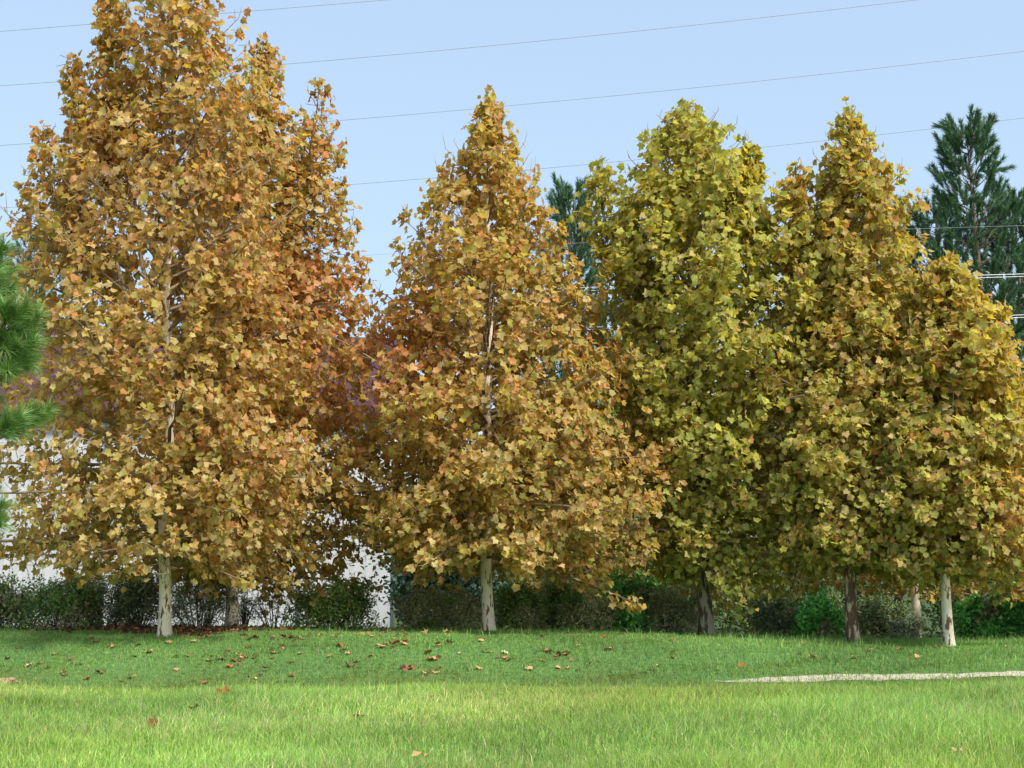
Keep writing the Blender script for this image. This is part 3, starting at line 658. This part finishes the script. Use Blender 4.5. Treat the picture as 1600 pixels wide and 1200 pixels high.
def pine(px, top, d, halfw, label, seed, low=860, per=46, lean=0, wd=.017, dens=1.0):
    r = np.random.default_rng(seed); x = (px - 800) / F * d; z0 = gz(x, d); q = P(px, top, d); zt = q.z; zl = max(P(px, low, d).z, z0 + 1); hw = halfw / F * d
    root = empty('pine_tree', (x, d, z0)); tag(root, label, 'pine tree', 'pines behind the sycamores'); tb = Tubes()
    t = np.linspace(0, 1, 16); tr = np.stack([x + lean * (t - .5) + .12 * np.sin(t * 6 + seed), d + .1 * np.cos(t * 5), z0 - .1 + (zt - z0 - .25) * t], -1)
    tb.add(tr, .17 * (1 - t) ** .8 + .012, 8); sh = [(tr[-1] - [0, 0, .6], tr[-1] + [0, 0, .1])]
    z = zt - .75; k = 0
    while z > zl:
        f = (zt - z) / (zt - zl); R_ = hw * (.10 + .9 * min(1, f * 1.55) ** .75) * (1 if f < .75 else 1 - (f - .75) * .8)
        for w in range(int(r.integers(4, 7))):
            a = w * 6.283 / 4.8 + k * 1.9 + r.uniform(-.4, .4); L = R_ * r.uniform(.6, 1.12)
            s = np.array([np.interp(z, tr[:, 2], tr[:, 0]), np.interp(z, tr[:, 2], tr[:, 1]), z + r.uniform(-.15, .15)])
            u = np.linspace(0, 1, 7); rise = L * (.95 - .75 * f); o = np.stack([math.cos(a) * L * u, math.sin(a) * L * u, rise * (u * .35 + .65 * u ** 2)], -1); pts = s + o + r.normal(0, .02, (7, 3)) * u[:, None]
            tb.add(pts, (.012 + .014 * L) * (1 - u * .8), 5)
            m = max(2, int(L * 3.2 * dens))
            for j in range(m):
                uu = .3 + .7 * (j + r.random()) / m; b = np.array([np.interp(uu, u, pts[:, c]) for c in range(3)])
                dr = norm(np.array([math.cos(a) * .5, math.sin(a) * .5, 0]) + r.normal(0, .45, 3) + [0, 0, 1.0 - .35 * f]); ln_ = r.uniform(.5, 1.0) * (.7 + .3 * (1 - f))
                tb.add(np.stack([b, b + dr * ln_ * .5, b + dr * ln_]), [.009, .007, .005], 3); sh.append((b + dr * ln_ * .15, b + dr * ln_))
            dr = norm(pts[-1] - pts[-2] + [0, 0, .15]); sh.append((pts[-1] - dr * .1, pts[-1] + dr * .5))
        z -= r.uniform(.24, .42); k += 1
    V, T, n_ = needles(sh, int(per * 2.6), .24, wd, r, .42); c = pal(r, n_, PN, [.35, .3, .22, .13]) * r.uniform(.75, 1.25, n_)[:, None]
    tb.build('trunk', M_BARK_P, root, loc=root.location); mesh_np('crown', V, T, M_NEEDLE, root, col=np.repeat(c, 5, 0), loc=root.location)
pine(1541, 188, 44, 105, 'tallest dark green pine, pointed top rising at the right edge', 501, per=60)
pine(1612, 300, 46, 85, 'pine cut off by the right edge beside the tallest pine', 502, per=54)
pine(1480, 316, 47, 90, 'small topped pine just left of the tallest pine', 503, per=50)
pine(1392, 322, 47, 75, 'pine glimpsed behind the narrow golden treetop', 504)
pine(887, 288, 44, 62, 'pine showing in the gap between the two middle treetops', 505)
pine(958, 480, 48, 80, 'low pine behind the left part of the greenest tree', 506)
pine(1270, 500, 49, 80, 'low pine hidden behind the greenest and golden trees', 507)
pine(470, 400, 68, 60, 'distant pine rising behind the maroon roof', 508, low=700)
pine(38, 360, 68, 60, 'distant pine tip at far left behind the maroon roof', 509, low=700)

# near pine whose boughs reach in from the left
d0 = 11.0; xr = (-150 - 800) / F * d0; zr = gz(xr, d0)
npine = empty('pine_tree', (xr, d0, zr)); tag(npine, 'near pine reaching fluffy green boughs in from the left edge', 'pine tree')
tb = Tubes(); r = np.random.default_rng(77); t = np.linspace(0, 1, 14)
tb.add(np.stack([xr + .05 * np.sin(t * 5), d0 + 0 * t, zr - .1 + 5.6 * t], -1), .11 * (1 - t) ** .8 + .012, 10)
sh = []
tufts = [(-12, 455, 2, 70), (-20, 500, 3, 60), (48, 535, 10, 75), (12, 560, -5, 70), (30, 600, 15, 75), (-15, 610, 8, 60), (60, 682, 25, 62), (20, 690, 0, 70), (-20, 665, 8, 70), (-8, 832, 18, 60), (-30, 805, 4, 60), (30, 520, 4, 60), (40, 575, 4, 60), (-5, 430, 0, 50), (4, 465, 0, 50)]
for px_, py_, dx_, ln_ in tufts:
    dd = d0 + r.uniform(-.35, .35); e = np.array(P(px_, py_ - 28, dd)); b = np.array([xr, d0, e[2] - .45 + r.uniform(-.1, .1)])
    u = np.linspace(0, 1, 8)[:, None]; pts = b + (e - b) * np.concatenate([u, u, u ** 1.6], 1); tb.add(pts, .019 * (1 - u[:, 0] * .6), 5)
    dr = norm(pts[-1] - pts[-3] + [.0, 0, .12]); sh.append((pts[-1] - dr * .13, pts[-1] + dr * .10))
    for q in range(3):
        dv = norm(dr + r.normal(0, .5, 3) + [0, 0, .1]); s = pts[-2]; sh.append((s, s + dv * .17)); tb.add(np.stack([s, s + dv * .09, s + dv * .17]), [.006, .005, .004], 4)
for q in range(40):    # the part outside the frame
    a = r.uniform(1.6, 4.8); zz = zr + r.uniform(1.2, 5.4); L = r.uniform(.4, .9); s = np.array([xr, d0, zz]); e = s + [math.cos(a) * L, math.sin(a) * L, L * .5]
    tb.add(np.stack([s, (s + e) / 2 - [0, 0, .03], e]), [.014, .010, .006], 4); dr = norm(e - s); sh += [(e - dr * .15, e + dr * .1), (e - dr * .2, e - dr * .2 + norm(dr + r.normal(0, .5, 3)) * .2)]
V, T, n_ = needles(sh, 280, .17, .0042, r, .7)
c = pal(r, n_, [(.20, .34, .09), (.14, .26, .07), (.28, .41, .12), (.09, .17, .055)], [.4, .3, .15, .15]) * r.uniform(.8, 1.2, n_)[:, None]
tb.build('trunk', M_BARK_P, npine, loc=npine.location); mesh_np('crown', V, T, M_NEEDLE, npine, col=np.repeat(c, 5, 0), loc=npine.location)

# ---------------------------------------------------------------- overhead wires
M_WIRE = plain('dull_aluminium_wire', (.34, .36, .42), .6, 0); M_WIRE2 = plain('bright_aluminium_wire', (.75, .75, .78), .35, .5)
def wire(p3, d, rad_, mat, label, group):
    xs_ = np.linspace(-260, 1860, 60); co = np.polyfit([a for a, b in p3], [b for a, b in p3], 2 if len(p3) > 2 else 1)
    pts = np.array([P(x, np.polyval(co, x), d)[:] for x in xs_]); tb = Tubes(); loc = pts[30].copy(); tb.add(pts, np.full(60, rad_), 6)
    o = tb.build('power_line', mat, loc=loc); return tag(o, label, 'wire', group)
G_W = 'thin overhead wires crossing the sky'
wire([(0, 49), (370, 19), (600, 0)], 62, .013, M_WIRE, 'topmost overhead wire, crossing only the upper left sky', G_W)
wire([(0, 134), (430, 101), (700, 78), (1420, 1)], 62, .013, M_WIRE, 'second overhead wire from the top, leaving at the upper edge', G_W)
wire([(0, 227), (540, 188), (800, 164), (1600, 80)], 62, .013, M_WIRE, 'third overhead wire, crossing just above the middle treetop', G_W)
wire([(0, 325), (565, 286), (870, 262), (1600, 184)], 62, .013, M_WIRE, 'fourth overhead wire, touching the tallest pine tip', G_W)
wire([(540, 401), (910, 379), (1440, 358), (1600, 352)], 40, .0045, M_WIRE, 'single pale wire crossing the tallest pine below its top', 'pale wires crossing the pines')
G_W2 = 'pale wires crossing the pines'
wire([(540, 462), (930, 449), (1565, 429), (1600, 428)], 40, .009, M_WIRE2, 'upper wire of the bright pair above the gap at right', G_W2)
wire([(540, 468), (930, 454), (1565, 433), (1600, 432)], 40, .009, M_WIRE2, 'lower wire of the bright pair above the gap at right', G_W2)
wire([(930, 511), (1585, 492.5), (1600, 492)], 40, .009, M_WIRE2, 'upper wire of the lowest bright pair beside the right treetop', G_W2)
wire([(930, 515), (1585, 496.5), (1600, 496)], 40, .009, M_WIRE2, 'lower wire of the lowest bright pair beside the right treetop', G_W2)

# ---------------------------------------------------------------- fallen leaves
def fallen_mesh(col, k, crumple):
    r = np.random.default_rng(900 + k); V = TV[k % 10].copy(); V[:, 1] -= .4
    V[:, 2] = V[:, 2] * crumple + .38 * crumple * (V[:, 0] ** 2 + (V[:, 1]) ** 2) + r.normal(0, .05, 13); V[:, 2] -= V[:, 2].min()
    st = np.array([[0, -.4, .02], [.02, -.4, .02], [.05, -.75, .12], [.03, -.75, .12]]); Vv = np.vstack([V, st])
    me = mesh_np('fallen_leaf', Vv * .16, np.vstack([TT, [[13, 14, 15], [13, 15, 16]]]), M_FALL, col=np.tile(col, (17, 1)))
    return me
FT = {'tan': (.55, .33, .16), 'brown': (.26, .12, .05), 'pale': (.70, .50, .28), 'rust': (.42, .15, .06)}
def ground_at(px, py):
    for d in np.arange(9, 27.5, .03):
        q = P(px, py, d)
        if q.z <= gz(q.x, d) + .01: return q.x, d
    return (px - 800) / F * 26.8, 26.8
zones = [('left', 0, 400), ('middle', 400, 900), ('right', 900, 1600)]
ZT = {'left': 'on the shaded bank in front of the white trunks at left', 'middle': 'on the shaded bank between the building and the middle tree', 'right': 'on the shaded bank right of the middle tree'}
protos = {}
def put_leaf(px, py, cname, scale, label, group, crumple=1.0, tilt=.5, lift=.025):
    k = random.randrange(4); key = (cname, k)
    if key not in protos: protos[key] = o = fallen_mesh(FT[cname], k * 3 + len(cname), 1.0)
    else: o = protos[key].copy(); C.objects.link(o)
    x, d = ground_at(px, py); o.location = (x, d, gz(x, d) + lift); o.scale = (scale, scale, scale * crumple)
    o.rotation_euler = (random.uniform(-tilt, tilt) + .25, random.uniform(-tilt, tilt), random.uniform(0, 6.28)); tag(o, label, 'leaf', group); return o
spots = [(12,1030,'brown'),(30,1013,'tan'),(45,1042,'pale'),(62,1038,'tan'),(85,1023,'tan'),(98,1054,'tan'),(102,1056,'pale'),(110,1031,'brown'),(75,1045,'brown'),(125,1040,'tan'),(15,1073,'tan'),(40,1073,'brown'),(138,1062,'brown'),(160,1054,'tan'),(170,1012,'brown'),(176,1013,'tan'),(190,1065,'pale'),(232,1020,'tan'),(262,1005,'tan'),(276,1027,'tan'),(293,1027,'tan'),(318,1070,'brown'),(327,1034,'pale'),(342,1031,'tan'),(358,1043,'rust'),(366,1033,'brown'),(373,1024,'tan'),(380,1028,'tan'),(388,1013,'pale'),(400,1062,'pale'),(205,1060,'tan'),(150,1005,'brown'),
 (428,1021,'tan'),(440,1010,'tan'),(470,1022,'tan'),(500,995,'tan'),(530,1010,'brown'),(535,1017,'tan'),(545,1022,'tan'),(558,1035,'tan'),(547,1042,'brown'),(580,997,'tan'),(565,992,'tan'),(598,1012,'tan'),(605,1009,'tan'),(614,1006,'brown'),(621,1005,'rust'),(628,1007,'tan'),(634,1004,'rust'),(615,1013,'tan'),(582,1026,'tan'),(590,1008,'tan'),(600,990,'tan'),(608,988,'tan'),(640,1045,'rust'),(646,1046,'brown'),(660,1053,'pale'),(672,1051,'tan'),(681,1052,'tan'),(668,1022,'rust'),(672,1031,'rust'),(685,1011,'tan'),(683,1008,'brown'),(686,1046,'brown'),(703,1007,'brown'),(690,992,'tan'),(664,990,'tan'),(680,1032,'tan'),(720,1022,'pale'),(750,1002,'tan'),(755,1000,'rust'),(760,990,'tan'),(756,1019,'tan'),(764,1019,'tan'),(788,1021,'pale'),(790,1030,'tan'),(795,1033,'brown'),(748,1046,'tan'),(812,982,'rust'),(850,1018,'tan'),(855,1020,'rust'),(870,1027,'tan'),(885,1025,'tan'),(847,1034,'tan'),(826,1047,'tan'),(888,1045,'tan'),(700,990,'tan'),(640,1013,'tan'),(515,1027,'tan'),(455,1036,'pale'),(456,1057,'brown'),
 (903,996,'pale'),(943,998,'brown'),(940,985,'tan'),(952,1017,'tan'),(955,1015,'rust'),(903,1011,'pale'),(980,1005,'pale'),(1052,1002,'rust'),(1052,1022,'tan'),(1053,1029,'brown'),(1112,995,'tan'),(1160,997,'rust'),(1180,997,'tan'),(1030,1041,'pale'),(1160,1041,'rust'),(1270,1028,'tan'),(1278,1005,'brown'),(1336,1029,'tan'),(1408,1016,'brown'),(1426,1029,'brown'),(1434,1029,'tan'),(1466,1011,'tan'),(1485,1012,'pale'),(1360,1018,'pale'),(1575,1011,'pale'),(1252,1022,'brown')]
CN = {'tan': 'tan', 'brown': 'dark brown', 'pale': 'pale straw', 'rust': 'rust red'}
MARKS = [(0, 130, 'below the shrubs at far left'), (130, 240, 'left of the thickest white trunk'), (240, 330, 'below the thickest white trunk'), (330, 420, 'below the second white trunk'),
         (420, 520, 'below the sparse shrub'), (520, 585, 'below the broad dark shrub'), (585, 650, 'below the white building corner'), (650, 725, 'left of the middle white trunk'), (725, 800, 'below the middle white trunk'),
         (800, 930, 'right of the middle white trunk'), (930, 1060, 'below the bright green shrub'), (1060, 1220, 'below the dark trunk'), (1220, 1400, 'below the peeling brown trunk'), (1400, 1700, 'below the slim grey trunk')]
def mark(px): return [m_[2] for m_ in MARKS if m_[0] <= px < m_[1]][0]
def level(py): return 'high on the bank' if py < 1005 else ('mid bank' if py < 1032 else 'at the bank foot')
cells = {}
for q in spots: cells.setdefault((q[2], level(q[1]), mark(q[0])), []).append(q)
ORD = {2: ['left one of two', 'right one of two'], 3: ['leftmost of three', 'middle of three', 'rightmost of three'], 4: ['leftmost of four', 'second of four', 'third of four', 'rightmost of four'],
       5: ['leftmost of five', 'second of five', 'middle of five', 'fourth of five', 'rightmost of five'],
       6: ['leftmost of six', 'second of six', 'third of six', 'fourth of six', 'fifth of six', 'rightmost of six']}
for (cn, lv, mk), qs in cells.items():
    qs.sort()
    for k_, (px_, py_, _) in enumerate(qs):
        tail = '' if len(qs) == 1 else ', ' + ORD.get(len(qs), ['one of several'] * 20)[k_]
        put_leaf(px_, py_, cn, random.uniform(.45, .85), f'{CN[cn]} leaf {lv} {mk}{tail}'.replace('the ', '') if len(f'{CN[cn]} leaf {lv} {mk}{tail}'.split()) > 16 else f'{CN[cn]} leaf {lv} {mk}{tail}', 'fallen leaves on the bank', 1.0, .28, .018)
put_leaf(357, 1101, 'rust', 1.35, 'big crumpled red brown leaf standing up in the bright foreground grass', 'fallen leaves in the tall grass', 1.6, .9, .09)
put_leaf(304, 1118, 'brown', .9, 'small brown leaf in bright grass, below left of the big crumpled leaf', 'fallen leaves in the tall grass', 1.3, .8, .07)
put_leaf(240, 1145, 'brown', .8, 'thin brown leaf on edge in the lower left foreground grass', 'fallen leaves in the tall grass', 1.2, 1.2, .07)
put_leaf(338, 1108, 'tan', .8, 'tan leaf sunk in grass just below the big crumpled leaf', 'fallen leaves in the tall grass', 1, .8, .06)
put_leaf(678, 1106, 'brown', .8, 'lone brown leaf in bright grass below the middle of the bank', 'fallen leaves in the tall grass', 1.3, .8, .07)
put_leaf(560, 1130, 'tan', .8, 'tan leaf low in the foreground grass, left of centre', 'fallen leaves in the tall grass', 1, .8, .05)
put_leaf(652, 1198, 'tan', .9, 'orange tan leaf cut off by the bottom edge of the picture', 'fallen leaves in the tall grass', 1.3, .8, .07)
put_leaf(1497, 1193, 'pale', .9, 'straw coloured leaf at the bottom right of the tall grass', 'fallen leaves in the tall grass', 1.3, .8, .09)

# dense litter on the soil under the left trees
r = np.random.default_rng(88); N = 16000
y = r.uniform(20.9, 27.3, N); px = np.where(r.random(N) < .6, r.uniform(15, 480, N), r.uniform(380, 930, N)); x = (px - 800) / F * y
cl = sum(np.exp(-(((px - a_) / 26) ** 2 + ((y - ground_at(a_, b_)[1]) / .28) ** 2)) for a_, b_ in [(612, 1008), (655, 1046), (378, 1031), (785, 1027), (868, 1024), (470, 1003), (550, 1018)])
m = r.random(N) < np.clip(.16 * cl + soil_mask(x, y) * .5 + .10 * (px > 380) * (px < 640) * (y > 23.4) * (wave(x, y, 2.2, 91) > .2) + .006, 0, 1); x, y = x[m], y[m]; N = len(x)
pos = np.stack([x, y, gh(x, y) + r.uniform(.01, .05, N)], -1)
nr = np.array([0, 0, 1.]) + r.normal(0, .45, (N, 3)); tp = r.normal(0, 1, (N, 3))
col = pal(r, N, [(.26, .125, .065), (.17, .08, .045), (.42, .25, .14), (.10, .055, .035)], [.4, .3, .15, .15]) * r.uniform(.7, 1.3, N)[:, None]
tag(leaves_mesh('leaf_litter', pos, nr, tp, r.uniform(.04, .10, N), col, M_FALL, None, r), 'reddish brown leaf litter covering the soil under the left trees', 'leaf litter', kind='stuff')
print('done build')
